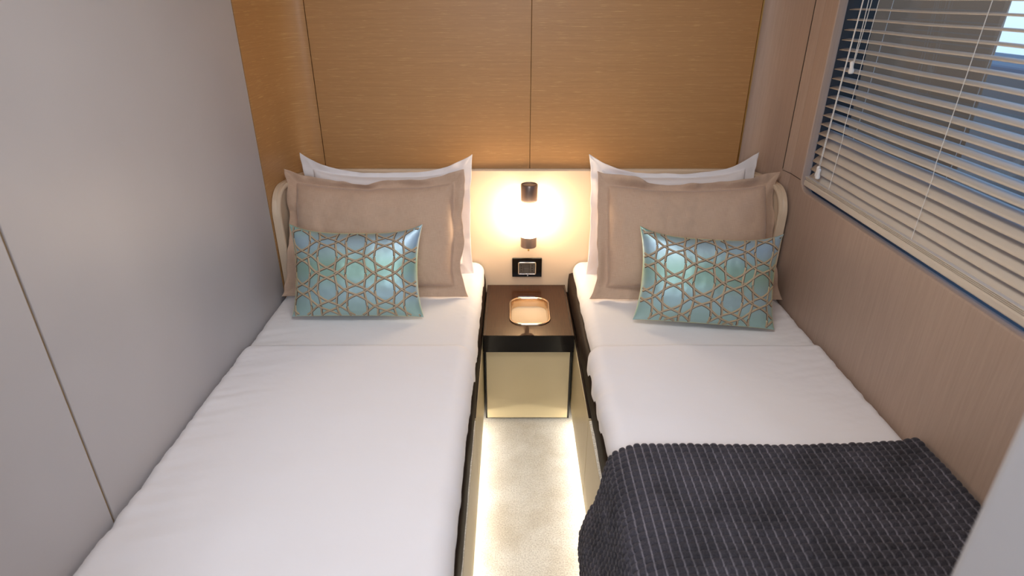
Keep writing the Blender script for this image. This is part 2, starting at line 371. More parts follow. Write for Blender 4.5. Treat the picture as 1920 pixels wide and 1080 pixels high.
# ------------------------------------------------------------------ headboard
hb = empty('headboard', (0.065, 2.40, 0.38), 'cream upholstered headboard with rounded wings wrapping behind both beds', 'headboard')
def curve_pts(): 
    lf = offset_path(bez((LX, 2.10), (LX, YB), (-0.757, YB), 24), -0.020)
    rt = offset_path(bez((0.914, YB), (1.004, YB), (1.006, 2.10), 24), -0.020)
    return lf + [(-0.757 + (0.914 + 0.757) * k / 60, YB - 0.020) for k in range(1, 60)] + rt
hp = curve_pts()
lens = [0]
for a, b in zip(hp, hp[1:]): lens.append(lens[-1] + math.hypot(b[0] - a[0], b[1] - a[1]))
# resample finely near the ends
def at_len(s):
    for i in range(len(hp) - 1):
        if lens[i + 1] >= s or i == len(hp) - 2:
            t = (s - lens[i]) / max(lens[i + 1] - lens[i], 1e-9); a, b = hp[i], hp[i + 1]
            return (a[0] + (b[0] - a[0]) * t, a[1] + (b[1] - a[1]) * t)
TL = lens[-1]; R = 0.10; ss = []
for k in range(17): ss.append(R * (1 - math.cos(math.pi / 2 * k / 16)))
ss += [R + (TL - 2 * R) * k / 100 for k in range(1, 100)] + [TL - s for s in ss[::-1]]
path = [at_len(s) for s in ss]
HT = 0.919
tops = []
for s in ss:
    d = min(s, TL - s); d = min(d, R); tops.append(HT - R + math.sqrt(max(R * R - (R - d) ** 2, 0)))
TH = 0.018
bk = offset_path(path, TH)
vs, fs = [], []
for p, q, zt in zip(path, bk, tops):
    # small rounded top edge: front-low, front-top, back-top, back-low
    mid1 = (p[0] + (q[0] - p[0]) * 0.25, p[1] + (q[1] - p[1]) * 0.25)
    vs += [(p[0], p[1], 0.36), (p[0], p[1], zt - 0.006), (mid1[0], mid1[1], zt), (q[0], q[1], zt), (q[0], q[1], 0.36)]
n = len(path)
for i in range(n - 1):
    a = 5 * i; b = a + 5
    for k in range(5): fs.append((a + k, a + (k + 1) % 5, b + (k + 1) % 5, b + k))
fs.append((4, 3, 2, 1, 0)); a = 5 * (n - 1); fs.append((a, a + 1, a + 2, a + 3, a + 4))
o = pyobj('padded_panel', vs, fs, 'cream', None, True)
bm = bmesh.new(); bm.from_mesh(o.data); bmesh.ops.recalc_face_normals(bm, faces=bm.faces); bm.to_mesh(o.data); bm.free()
for p in o.data.polygons: p.use_smooth = True
o.data.set_sharp_from_angle(angle=math.radians(35)); under(o, hb)
# raised piping band that edges each wing
def edge_band(end):
    idx = [i for i, s in enumerate(ss) if (s if end == 0 else TL - s) <= 0.24]
    pts = []
    for i in idx: pts.append(Vector((path[i][0], path[i][1], tops[i])))
    if end: pts = pts[::-1]
    e = pts[0]; pts = [Vector((e.x, e.y, z)) for z in [0.40 + (e.z - 0.40) * k / 12 for k in range(12)]] + pts
    # inner line of the band: offset inward within the panel surface
    vs, fs = [], []; wdt = 0.030
    c = Vector((at_len(R + 0.05)[0], at_len(R + 0.05)[1], 0)) if end == 0 else Vector((at_len(TL - R - 0.05)[0], at_len(TL - R - 0.05)[1], 0))
    def on_surface(s, z, lift):
        s = max(0.0, min(TL, s)); p = at_len(s); q = at_len(min(s + 0.002, TL)) if s < TL - 0.002 else p; p0 = at_len(max(0, s - 0.002))
        tx, ty = q[0] - p0[0], q[1] - p0[1]; l = math.hypot(tx, ty) or 1
        return Vector((p[0] + ty / l * lift, p[1] - tx / l * lift, z))
    prof = [(0.0, 0.0), (0.0, 0.009), (0.004, 0.012), (0.013, 0.012), (0.017, 0.009), (0.018, -0.002)]
    line = [(0.0, 0.40 + (HT - R - 0.40) * k / 12, 1.0, 0.0) for k in range(12)]       # s, z, inward normal (ds, dz)
    for k in range(15):
        a = math.pi / 2 * k / 14; line.append((R - R * math.cos(a), HT - R + R * math.sin(a), math.cos(a), -math.sin(a)))
    for k in range(1, 8): line.append((R + 0.18 * k / 7, HT, 0.0, -1.0))
    for s, z, ds, dz in line:
        for w_, h_ in prof:
            s2 = s + ds * w_
            vs.append(on_surface(s2 if end == 0 else TL - s2, z + dz * w_, h_))
    k = len(prof)
    for i in range(len(line) - 1):
        for j in range(k - 1):
            fs.append((i * k + j, i * k + j + 1, (i + 1) * k + j + 1, (i + 1) * k + j))
    o = pyobj('wing_edge', vs, fs, 'cream', None, True)
    bm = bmesh.new(); bm.from_mesh(o.data); bmesh.ops.recalc_face_normals(bm, faces=bm.faces); bm.to_mesh(o.data); bm.free()
    for p in o.data.polygons: p.use_smooth = True
    o.data.set_sharp_from_angle(angle=math.radians(50)); under(o, hb)
edge_band(0); edge_band(1)

# ------------------------------------------------------------------ beds
def fbm(x, y, z=0, o=4): return noise.fractal(Vector((x, y, z)), 1.0, 2.0, o)
def soft_sheet(name, side, xin, xwall, ztop, zhem, y0, y1, mtl, seed, parent=None, rin=0.05, front_round=0.0, amp=1.0, hemamp=0.02):
    """cloth on a mattress: wall side tucks down, aisle side hangs. side=+1: aisle is at +x of the bed"""
    NU, NV = 150, int((y1 - y0) * 130)
    Wd = abs(xin - xwall); vs = []; uv = []
    hang = ztop - zhem
    # profile param p in [0,1] -> (d from wall, z)
    seg = [0.05, Wd - 0.03 - rin, math.pi / 2 * rin, hang - rin]
    tot = sum(seg)
    for j in range(NV + 1):
        v = j / NV; y = y0 + (y1 - y0) * v
        for i in range(NU + 1):
            s = (i / NU) * tot
            hem = 1 + hemamp / hang * 2 * fbm(y * 5, seed, 3, 3)
            if s < seg[0]:
                t = s / seg[0]; a = t * math.pi / 2; d = 0.03 * (1 - math.cos(a)); z = ztop - 0.03 + 0.03 * math.sin(a); nx, nz = -math.cos(a), math.sin(a)
            elif s < seg[0] + seg[1]:
                d = 0.03 + s - seg[0]; z = ztop; nx, nz = 0, 1
            elif s < seg[0] + seg[1] + seg[2]:
                a = (s - seg[0] - seg[1]) / rin; d = Wd - rin + rin * math.sin(a); z = ztop - rin + rin * math.cos(a); nx, nz = math.sin(a), math.cos(a)
            else:
                e = (s - seg[0] - seg[1] - seg[2]) * hem; d = Wd + 0.004 * math.sin(y * 37 + seed) * (e / hang) ; z = ztop - rin - e; nx, nz = 1, 0
            if y > 2.092 and d < 0.30:
                ins = 0.12 * (1 - math.sqrt(max(0, (2.42 - y) / 0.328))) ** 2 + 0.042 * min(1, (y - 2.092) / 0.02)
                d = ins + d * (0.30 - ins) / 0.30
            x = (xwall + d) if side > 0 else (xwall - d)
            nxx = nx * side
            edge = min(1, max(0, 1 - d / 0.22)); ein = min(1, max(0, 1 - (Wd - d) / 0.14))
            h = 0.0035 * fbm(x * 3.1, y * 2.4, seed) + 0.0010 * fbm(x * 9, y * 14, seed + 5)
            h += edge * 0.0045 * (fbm(x * 4 + y * 3, y * 26 - x * 8, seed + 9)) + ein * 0.0045 * fbm(x * 8, y * 9, seed + 2)
            h *= amp
            # front edge rounding
            if front_round > 0:
                tt = (y1 - y) / front_round
                if tt < 1: h -= front_round * (1 - math.sqrt(max(0, 1 - (1 - tt) ** 2))) * 0.55
            wall_guard = 0.0 if d > 0.03 else -abs(h)
            vs.append((x + nxx * h if d > 0.03 else x + side * abs(h), y + 0.004 * fbm(x * 5, 1, seed) * (1 if v > 0.99 else 0), z + nz * h))
            uv.append((x, y))
    fs = []
    for j in range(NV):
        for i in range(NU):
            a = j * (NU + 1) + i; q = (a, a + 1, a + NU + 2, a + NU + 1); fs.append(q if side < 0 else q[::-1])
    o = pyobj(name, vs, fs, mtl, parent, True, uv)
    md = o.modifiers.new('thickness', 'SOLIDIFY'); md.thickness = 0.004; md.offset = -1
    return o

FOOT = 0.40
def build_bed(side, xb, xwall, label, seed):
    """xb: plane of the base panel on the aisle side"""
    s = side
    root = empty('bed', ((xb + xwall) / 2, 1.4, 0), label, 'bed', 'twin beds')
    def b(name, xa, xc, y0, y1, z0, z1, m, bev=0.0):
        o = box(name, min(xa, xc), max(xa, xc), y0, y1, z0, z1, m, None, bev); return under(o, root)
    b('base', xb - s * 0.09, xwall + s * 0.17, FOOT, 2.385, 0.0, 0.36, 'foam')
    b('side_panel', xb, xb - s * 0.02, FOOT, 1.497, 0.055, 0.372, 'cream_lacquer', 0.0015)
    b('side_panel', xb, xb - s * 0.02, 1.503, 2.385, 0.055, 0.372, 'cream_lacquer', 0.0015)
    b('ledge', xb - s * 0.001, xb - s * 0.020, FOOT, 1.490, 0.3725, 0.376, 'ledge', 0.001)
    b('ledge', xb - s * 0.001, xb - s * 0.020, 1.506, 2.385, 0.3725, 0.376, 'dark_leather', 0.001)
    b('light_strip', xb - s * 0.03, xb - s * 0.042, FOOT + 0.05, 1.95, 0.052, 0.060, 'strip')
    # dark leather mattress tray, gently wavy
    vs, fs = [], []; n = 120
    for j in range(n + 1):
        y = FOOT + (2.385 - FOOT) * j / n
        for k, (dx, z) in enumerate(((0.010, 0.3765), (0.009, 0.40), (0.010, 0.435), (0.013, 0.460), (0.035, 0.466))):
            dx = dx if s > 0 else dx + 0.004
            ww = 0.002 * fbm(y * 9, z * 9, seed)
            vs.append((xb - s * (dx + ww), y, z))
        
    for j in range(n):
        for k in range(4):
            a = j * 5 + k; fs.append((a, a + 1, a + 6, a + 5))
    o = under(pyobj('mattress_tray', vs, fs, 'dark_leather', None, True), root)
    md = o.modifiers.new('thickness', 'SOLIDIFY'); md.thickness = 0.006; md.offset = -1 if s > 0 else 1
    xi = xb - s * (0.013 if s > 0 else 0.032)
    mt = soft_sheet('mattress', s, xi, xwall + s * 0.004, 0.514, 0.438, 1.55, 2.388, 'sheet', seed, None, 0.04, 0, 0.8, 0.010)
    under(mt, root)
    core = box('mattress_core', min(xb - s * 0.055, xwall + s * 0.17), max(xb - s * 0.055, xwall + s * 0.17), FOOT + 0.02, 2.38, 0.362, 0.488, 'sheet', None, 0.02, 3)
    under(core, root)
    return root
bedL = build_bed(+1, -0.111, LX, 'left bed along the grey wall, all white cover without a throw', 11)
bedR = build_bed(-1, 0.236, RX, 'right bed under the window blind, foot end covered by the dark throw', 23)
cl = soft_sheet('bed_cover', +1, -0.125, LX + 0.004, 0.526, 0.440, FOOT, 1.69, 'sheet2', 31, None, 0.055, 0.014, 1.0, 0.013)
tag(cl, 'smooth white cotton cover on the left bed beside the grey wall', 'bed cover', 'white bed covers')
cr = soft_sheet('bed_cover', -1, 0.252, RX - 0.004, 0.526, 0.447, FOOT, 1.69, 'sheet2', 47, None, 0.045, 0.014, 1.0, 0.013)
tag(cr, 'white cotton cover on the right bed, partly under the charcoal throw', 'bed cover', 'white bed covers')

# ------------------------------------------------------------------ charcoal throw
def throw():
    cell = 0.0188; sub = 8
    # lateral profile control points (x, z) from wall to aisle hem
    ctrl = [(1.004, 0.566), (0.985, 0.566), (0.95, 0.558), (0.80, 0.548), (0.55, 0.545), (0.40, 0.546), (0.34, 0.547), (0.31, 0.546), (0.277, 0.536), (0.248, 0.509), (0.236, 0.455), (0.220, 0.37), (0.200, 0.30), (0.189, 0.24), (0.186, 0.18)]
    dense = []
    def cr_(p0, p1, p2, p3, t):
        return tuple(0.5 * ((2 * p1[k]) + (-p0[k] + p2[k]) * t + (2 * p0[k] - 5 * p1[k] + 4 * p2[k] - p3[k]) * t * t + (-p0[k] + 3 * p1[k] - 3 * p2[k] + p3[k]) * t ** 3) for k in range(2))
    for i in range(len(ctrl) - 1):
        p0 = ctrl[max(i - 1, 0)]; p1 = ctrl[i]; p2 = ctrl[i + 1]; p3 = ctrl[min(i + 2, len(ctrl) - 1)]
        for k in range(20): dense.append(cr_(p0, p1, p2, p3, k / 20))
    dense.append(ctrl[-1]); ln = [0]
    for a, b in zip(dense, dense[1:]): ln.append(ln[-1] + math.hypot(b[0] - a[0], b[1] - a[1]))
    tot = ln[-1]; NC = int(tot / cell); NU = NC * sub
    prof = []; k = 0
    for i in range(NU + 1):
        s = tot * i / NU
        while k < len(ln) - 2 and ln[k + 1] < s: k += 1
        t = (s - ln[k]) / (ln[k + 1] - ln[k]); a, b = dense[k], dense[k + 1]
        x = a[0] + (b[0] - a[0]) * t; z = a[1] + (b[1] - a[1]) * t
        dx, dz = b[0] - a[0], b[1] - a[1]; l = math.hypot(dx, dz)
        prof.append((x, z, dz / l, -dx / l, i / sub))      # normal (up/out)
    yb, yf = 0.42, 1.187
    NR = int((yb - yf) / -cell); NVv = NR * sub; tuck = 8
    vs, uv = [], []
    for j in range(-tuck, NVv + 1):
        for (x, z, nx, nz, q) in prof:
            hang = min(1, max(0, (0.50 - z) / 0.3)); rowshift = 0.0
            r = max(j, 0) / sub
            fx = q - math.floor(q); fy = r - math.floor(r)
            bx = max(0.0, 1 - abs(2 * fx - 1) ** 2.8); by = max(0.0, 1 - abs(2 * fy - 1) ** 3.0)
            jit = 0.8 + 0.4 * noise.noise(Vector((math.floor(q) * 1.7, math.floor(r) * 2.3, 5)))
            h = 0.0096 * bx ** 0.6 * (0.12 + 0.88 * by ** 0.8) * jit
            y = yf - max(j, 0) / NVv * (yf - yb)
            base = 0.006 * fbm(x * 4, y * 4, 3, 3) + hang * 0.010 * fbm(z * 5, y * 5, 8, 3)
            back = max(0.0, (yf - y)); 
            # far fold: rises from the bed in a quarter round
            rr = 0.022; fold = 0
            if back < rr: fold = -rr * (1 - math.sqrt(max(0, 1 - (1 - back / rr) ** 2)))
            if j < 0: h = 0.0; fold = -rr - 0.004 * 0; 
            X = x + nx * (h + base * (0.3 if x > 0.97 else 1) + fold * 0.6) ; Z = z + nz * (h + base + fold * (1 if nz > 0.5 else 0.8))
            ywave = 0.004 * fbm(q * 0.12, 2, 1, 2) + 0.0022 * bx * (1 if back < 0.01 else 0)
            # near the wall the throw is bunched
            X = min(X, 1.0115)
            if hang > 0: X += 0.008 * hang * (yf - y) * 0.0
            Y = y + ywave + (0 if j >= 0 else j * 0.0 - 0.0)
            if j < 0: Y -= 0.004 * (-j) ; Z -= 0.0006 * (-j)
            vs.append((X, Y, Z)); uv.append((q, r))
    row = NU + 1; fs = []
    for j in range(NVv + tuck):
        for i in range(NU):
            a = j * row + i; fs.append((a, a + row, a + row + 1, a + 1))
    o = pyobj('throw_blanket', vs, fs, 'fleece', None, True, uv)
    bm = bmesh.new(); bm.from_mesh(o.data)
    f = max(bm.faces, key=lambda f: f.calc_center_median().z); bm.normal_update()
    if f.normal.z < 0: bmesh.ops.reverse_faces(bm, faces=bm.faces)
    bm.to_mesh(o.data); bm.free()
    return o
tag(throw(), 'charcoal waffle fleece throw over the foot of the right bed, hanging into the aisle', 'blanket')

# ------------------------------------------------------------------ pillows
def sstep(t): t = min(1, max(0, t)); return t * t * (3 - 2 * t)
class Pillow:
    def __init__(s, W, H, T, flange, top_sag, side_sag, bot_sag, seed, wr=1.0, flop=0.0, drag=(0, 0, 0, 0)):
        s.W, s.H, s.T, s.fl, s.ts, s.sd, s.bs, s.seed, s.wr, s.flop = W, H, T, flange, top_sag, side_sag, bot_sag, seed, wr, flop
        s.drag = drag; s.cp = 2.2; s.flare = 0.0; s.ex = 0.36; s.olw = 0.0; s.pe = 3.2
    def pos(s, u, v, side):
        """u,v in [-1,1]; local x width, z up, -y front"""
        W, H = s.W / 2, s.H
        # outline with horn corners
        cu = 1 - abs(u) ** s.cp; cv = 1 - abs(v) ** 2.2
        x = u * (W - s.sd * cv * abs(u) ** 3)
        up = (v + 1) / 2
        z = H * up - s.ts * cu * max(0, v) ** 2 * (0.6 + 0.4 * max(0, v)) + s.bs * cu * max(0, -v) ** 2
        x += s.flare * u * max(0, -v) ** 5
        if s.olw:
            x += s.olw * abs(u) ** 6 * fbm(z * 6, u, s.seed + 40, 3) ; z += s.olw * max(0, v) ** 6 * fbm(x * 6, 3, s.seed + 50, 3)
        # distance to edge in metres
        fx = (1 - abs(u)) * W; fz = (1 - abs(v)) * H / 2
        iu = max(0, 1 - (abs(u) * W / (W - s.fl)) ** 3.0) if s.fl > 0 else max(0, 1 - abs(u) ** s.pe)
        iv = max(0, 1 - (abs(v) * (H / 2) / (H / 2 - s.fl)) ** 3.0) if s.fl > 0 else max(0, 1 - abs(v) ** s.pe)
        th = s.T / 2 * (iu * iv) ** s.ex
        # belly sags low
        th *= 1.0 + 0.10 * (-v)
        n1 = fbm(x * 5, z * 5, s.seed); n2 = fbm(x * 13, z * 11, s.seed + 3)
        near = math.exp(-((min(fx, fz) - s.fl) / 0.05) ** 2)
        # gathers running in from the seam
        g = 0
        if s.fl > 0 or True:
            along = x if fz < fx else z
            g = noise.noise(Vector((along * 48, s.seed, 0))) * math.exp(-max(0, min(fx, fz) - s.fl) / 0.022)
        d = th * (1 + 0.10 * n1 * s.wr) + s.wr * (0.0022 * n2 * min(1, th / 0.02)) + s.wr * 0.0024 * g * min(1, th / 0.008)
        wav = 0
        if s.fl > 0:
            k = sstep((s.fl - min(fx, fz)) / s.fl + 0.15)
            along = x if fz < fx else z
            wav = k * s.wr * (0.020 * fbm(x * 7, z * 7, s.seed + 20, 2) + 0.004 * noise.noise(Vector((along * 30, s.seed + 4, 0))))
            if v > 0: wav += -s.flop * k * max(0, v) ** 4
        else:
            wav = 0.004 * fbm(x * 9, z * 9, s.seed + 20, 2) * (1 - min(1, th / 0.02))
        half = 0.0012
        y = wav - (d + half) if side > 0 else wav + (d + half)
        return Vector((x, y, z))
def make_pillow(name, P, mtl, loc, lean, yaw, roll, label, cat, group, nu=150, nv=110, squash=None):
    root_vs, fs, uv = [], [], []
    for side in (1, -1):
        off = len(root_vs)
        for j in range(nv + 1):
            for i in range(nu + 1):
                u = -1 + 2 * i / nu; v = -1 + 2 * j / nv
                # denser sampling at the rims
                u = math.sin(u * math.pi / 2) * 0.35 + u * 0.65; v = math.sin(v * math.pi / 2) * 0.35 + v * 0.65
                p = P.pos(u, v, side)
                if squash: p = squash(p)
                root_vs.append(p); uv.append(((u + 1) / 2 * P.W * 1.0, (v + 1) / 2 * P.H))
        for j in range(nv):
            for i in range(nu):
                a = off + j * (nu + 1) + i; q = (a, a + 1, a + nu + 2, a + nu + 1)
                fs.append(q if side > 0 else q[::-1])
    n1 = (nu + 1) * (nv + 1)
    rim = [i for i in range(nu + 1)] + [j * (nu + 1) + nu for j in range(1, nv + 1)] + [nv * (nu + 1) + i for i in range(nu - 1, -1, -1)] + [j * (nu + 1) for j in range(nv - 1, 0, -1)]
    for k in range(len(rim)):
        a, b = rim[k], rim[(k + 1) % len(rim)]; fs.append((b, a, a + n1, b + n1))
    o = pyobj(name, root_vs, fs, mtl, None, True, uv)
    o.location = loc; o.rotation_euler = (-lean, roll, yaw)
    if label: tag(o, label, cat, group)
    return o
R_ = math.radians
TOP = 0.521
# white pillows
PW = Pillow(0.665, 0.49, 0.13, 0.045, 0.075, 0.012, 0.0, 3, 0.9)
PW.cp = 3.0; PW.olw = 0.006
make_pillow('pillow', PW, 'pillow_white', (-0.490, 2.265, TOP - 0.005), R_(7), 0, R_(0.5), 'white cotton pillow standing behind the beige pillow on the left bed', 'pillow', 'white pillows against the headboard')
PW2 = Pillow(0.655, 0.49, 0.13, 0.045, 0.078, 0.012, 0.0, 8, 0.9)
PW2.cp = 3.0; PW2.olw = 0.006
make_pillow('pillow', PW2, 'pillow_white', (0.632, 2.265, TOP - 0.005), R_(7), 0, R_(-0.6), 'white cotton pillow standing behind the beige pillow on the right bed', 'pillow', 'white pillows against the headboard')
# beige linen pillows
PB = Pillow(0.675, 0.475, 0.155, 0.042, 0.050, 0.010, 0.0, 14, 1.7, 0.02)
PB.flare = 0.012; PB.olw = 0.016
make_pillow('pillow', PB, 'linen', (-0.515, 2.045, TOP + 0.004), R_(23), R_(0), R_(0.3), 'beige linen flanged pillow behind the left teal cushion', 'pillow', 'beige linen pillows')
PB2 = Pillow(0.68, 0.475, 0.15, 0.045, 0.045, 0.010, 0.0, 29, 1.7, 0.02)
PB2.flare = 0.02; PB2.olw = 0.016
make_pillow('pillow', PB2, 'linen', (0.650, 2.02, TOP + 0.004), R_(24), R_(-1), R_(-0.2), 'beige linen flanged pillow behind the right teal cushion', 'pillow', 'beige linen pillows')
# teal cushions with woven embroidery
def cushion(W, H, T, loc, lean, yaw, roll, label, seed, ox, oz):
    P = Pillow(W, H, T, 0.0, 0.032, 0.020, 0.004, seed, 0.85); P.cp = 3.4; P.ex = 0.52; P.pe = 2.15
    o = make_pillow('cushion', P, 'satin', loc, lean, yaw, roll, label, 'cushion', 'teal patterned cushions', 130, 90)
    S, V = 0.098, 0.118; g = 0.0180; hw = 0.0040
    vs, fs, uv = [], [], []
    def surf(a, b):   # a,b plane coords -> (point, normal) on the front, or None
        u = a / (W / 2); v = (b / H) * 2 - 1
        if abs(u) > 0.985 or abs(v) > 0.985: return None
        e = 0.004
        p = P.pos(u, v, 1); pu = P.pos(u + e, v, 1) - P.pos(u - e, v, 1); pv = P.pos(u, v + e, 1) - P.pos(u, v - e, 1)
        n = pu.cross(pv).normalized()
        if n.y > 0: n = -n
        return p, n
    def strand(fn, ph):
        prev = None; t = -0.5
        while t < 0.5:
            a, b = fn(t); a2, b2 = fn(t + 0.002); d = Vector((a2 - a, b2 - b)).normalized(); nn = Vector((-d.y, d.x))
            if nn.y > 0 or (abs(nn.y) < 0.35 and nn.x < 0): nn = -nn if nn.y > 0 else nn
            pts = []
            ov = 0.0008 + 0.0004 * math.sin(t * 2 * math.pi / 0.0495 + ph)
            for k, (c, hgt) in enumerate(((-1, -0.0003), (-0.6, 0.0009), (0, 0.0013), (0.6, 0.0009), (1, -0.0003))):
                q = surf(a + nn.x * hw * c, b + nn.y * hw * c)
                if q is None: pts = None; break
                pts.append((q[0] + q[1] * (hgt + ov), (c + 1) / 2))
            if pts:
                base = len(vs)
                for p, x in pts: vs.append(p); uv.append((1 - x, t))
                if prev is not None:
                    for k in range(4): fs.append((prev + k, prev + k + 1, base + k + 1, base + k))
                prev = base
            else: prev = None
            t += 0.004
    w_ = 0.0032
    for k in range(-5, 7):
        for sgn in (-1, 1):
            cx = (k + 0.5) * S + sgn * g
            # verticals
            strand(lambda t, cx=cx, k=k, sgn=sgn: (ox + cx + w_ * math.cos(2 * math.pi * t / V + k * math.pi), oz + t), k + sgn)
    sl = math.atan2(V / 2, S); 
    per = math.hypot(S, V / 2)
    for s2 in (1, -1):
        dx, dy = math.cos(sl), s2 * math.sin(sl); nx, ny = -dy, dx
        D = V * math.cos(sl)
        for k in range(-8, 9):
            for sgn in (-1, 1):
                c = (k + 0.5) * D + sgn * g * 0.92
                def fn(t, c=c, dx=dx, dy=dy, nx=nx, ny=ny, k=k, s2=s2):
                    t = t * 1.3; o_ = c + w_ * math.cos(2 * math.pi * (t - k * V * math.sin(sl) * s2) / per)
                    return (ox + t * dx + nx * o_, oz + t * dy + ny * o_)
                strand(fn, k * 2 + sgn + s2)
    e = pyobj('embroidery', vs, fs, 'braid', o, True, uv)
    bm = bmesh.new(); bm.from_mesh(e.data); bm.normal_update()
    rev = [f for f in bm.faces if f.normal.y > 0]; bmesh.ops.reverse_faces(bm, faces=rev); bm.to_mesh(e.data); bm.free()
    return o
cushion(0.462, 0.325, 0.12, (-0.542, 1.868, TOP + 0.012), R_(20), R_(0), R_(0.2), 'teal satin cushion with woven line embroidery on the left bed', 41, 0.01, 0.16)
cushion(0.475, 0.325, 0.12, (0.655, 1.812, TOP + 0.012), R_(21), R_(-7), R_(1.0), 'teal satin cushion with woven line embroidery on the right bed, turned slightly', 57, -0.02, 0.15)

# ------------------------------------------------------------------ nightstand
ns = empty('nightstand', (0.063, 2.17, 0), 'dark walnut topped nightstand with cream front between the beds', 'nightstand')
NX0, NX1 = -0.107, 0.232
under(box('body', NX0 + 0.001, NX1 - 0.001, 1.985, 2.388, 0.0, 0.335, 'black'), ns)
under(box('front_panel', NX0 + 0.008, NX1 - 0.010, 1.967, 1.984, 0.016, 0.330, 'cream_lacquer', None, 0.0015), ns)
tray = (-0.011, 0.152, 2.030, 2.262)
top = plate_with_hole('top', [(NX0, 1.954), (NX1, 1.954), (NX1, 2.390), (NX0, 2.390)], rrect(tray[0] + 0.006, tray[1] - 0.006, tray[2] + 0.006, tray[3] - 0.006, 0.046), 0.040, 'walnut')
for vv in top.data.vertices: vv.co.z += 0.388
under(top, ns)
under(box('front_edge', NX0, NX1 + 0.001, 1.948, 1.9535, 0.337, 0.4085, 'black_gloss', None, 0.001), ns)
under(box('inner_shelf', NX0, NX1, 1.9545, 2.388, 0.337, 0.366, 'black'), ns)
for x in (NX0 + 0.006, NX1 - 0.006): under(box('joint_line', x - 0.0012, x + 0.0012, 1.955, 2.385, 0.4075, 0.4087, 'black'), ns)
# recessed tray: loops
def loops(name, specs, m, parent, close=True):
    vs, fs = [], []; n = 44
    for (ins, z, r) in specs:
        pts = rrect(tray[0] + ins, tray[1] - ins, tray[2] + ins, tray[3] - ins, max(0.004, r), 10)
        vs += [(p[0], p[1], z) for p in pts]
    n = len(pts)
    for i in range(len(specs) - 1):
        for k in range(n): a = i * n; fs.append((a + k, a + (k + 1) % n, a + n + (k + 1) % n, a + n + k))
    if close: a = (len(specs) - 1) * n; fs.append(tuple(a + k for k in range(n)))
    return under(pyobj(name, vs, fs, m, None, True), parent)
t_ = empty('recessed_tray', (0.0705, 2.146, 0.37), None, None)
under(t_, ns)
rim = loops('recessed_tray', [(0.0, 0.4085, 0.052), (0.0008, 0.4125, 0.0512), (0.004, 0.4140, 0.048), (0.007, 0.4130, 0.045), (0.0085, 0.4095, 0.0435), (0.0095, 0.373, 0.042)], 'rose_gold', ns, False)
bpy.data.objects.remove(t_)
lin = loops('tray_lining', [(0.0097, 0.3735, 0.042), (0.012, 0.370, 0.040)], 'tray_floor', rim)
lin.parent = rim; lin.matrix_parent_inverse = rim.matrix_parent_inverse.copy() @ Matrix.Identity(4)
lin.matrix_parent_inverse = Matrix.Identity(4)

# ------------------------------------------------------------------ wall lamp
LXc, LYc = 0.068, 2.312
lamp = empty('wall_lamp', (LXc, 2.40, 0.74), 'lit white globe wall lamp with dark bronze end caps above the socket', 'lamp')
bm = bmesh.new(); n = 40
add_lathe(bm, [(0.0325, 0.806), (0.0335, 0.808), (0.0335, 0.882), (0.0325, 0.884), (0.0295, 0.885), (0.0285, 0.882), (0.0, 0.882)], LXc, LYc); bmesh.ops.recalc_face_normals(bm, faces=bm.faces)
o = obj('upper_cap', bm, 'bronze', None, True); o.data.set_sharp_from_angle(angle=math.radians(40)); under(o, lamp)
bm = bmesh.new(); add_lathe(bm, [(0.0, 0.622), (0.0315, 0.622), (0.0325, 0.623), (0.0325, 0.674)], LXc, LYc); bmesh.ops.recalc_face_normals(bm, faces=bm.faces)
o = obj('lower_cap', bm, 'bronze', None, True); o.data.set_sharp_from_angle(angle=math.radians(40)); under(o, lamp)
bm = bmesh.new(); bmesh.ops.create_uvsphere(bm, u_segments=48, v_segments=32, radius=0.080)
for v in bm.verts: v.co += Vector((LXc, LYc, 0.741))
under(obj('globe', bm, 'globe', None, True), lamp)
bm = bmesh.new(); add_lathe(bm, [(0.0, 0.602), (0.0035, 0.6035), (0.0042, 0.608), (0.002, 0.611), (0.0018, 0.622)], LXc, LYc - 0.004, 16); bmesh.ops.recalc_face_normals(bm, faces=bm.faces)
under(obj('switch_knob', bm, 'brass', None, True), lamp)
for z0, z1 in ((0.812, 0.838), (0.630, 0.648)): under(box('bracket', LXc - 0.010, LXc + 0.010, LYc + 0.02, 2.400, z0, z1, 'bronze', None, 0.003), lamp)

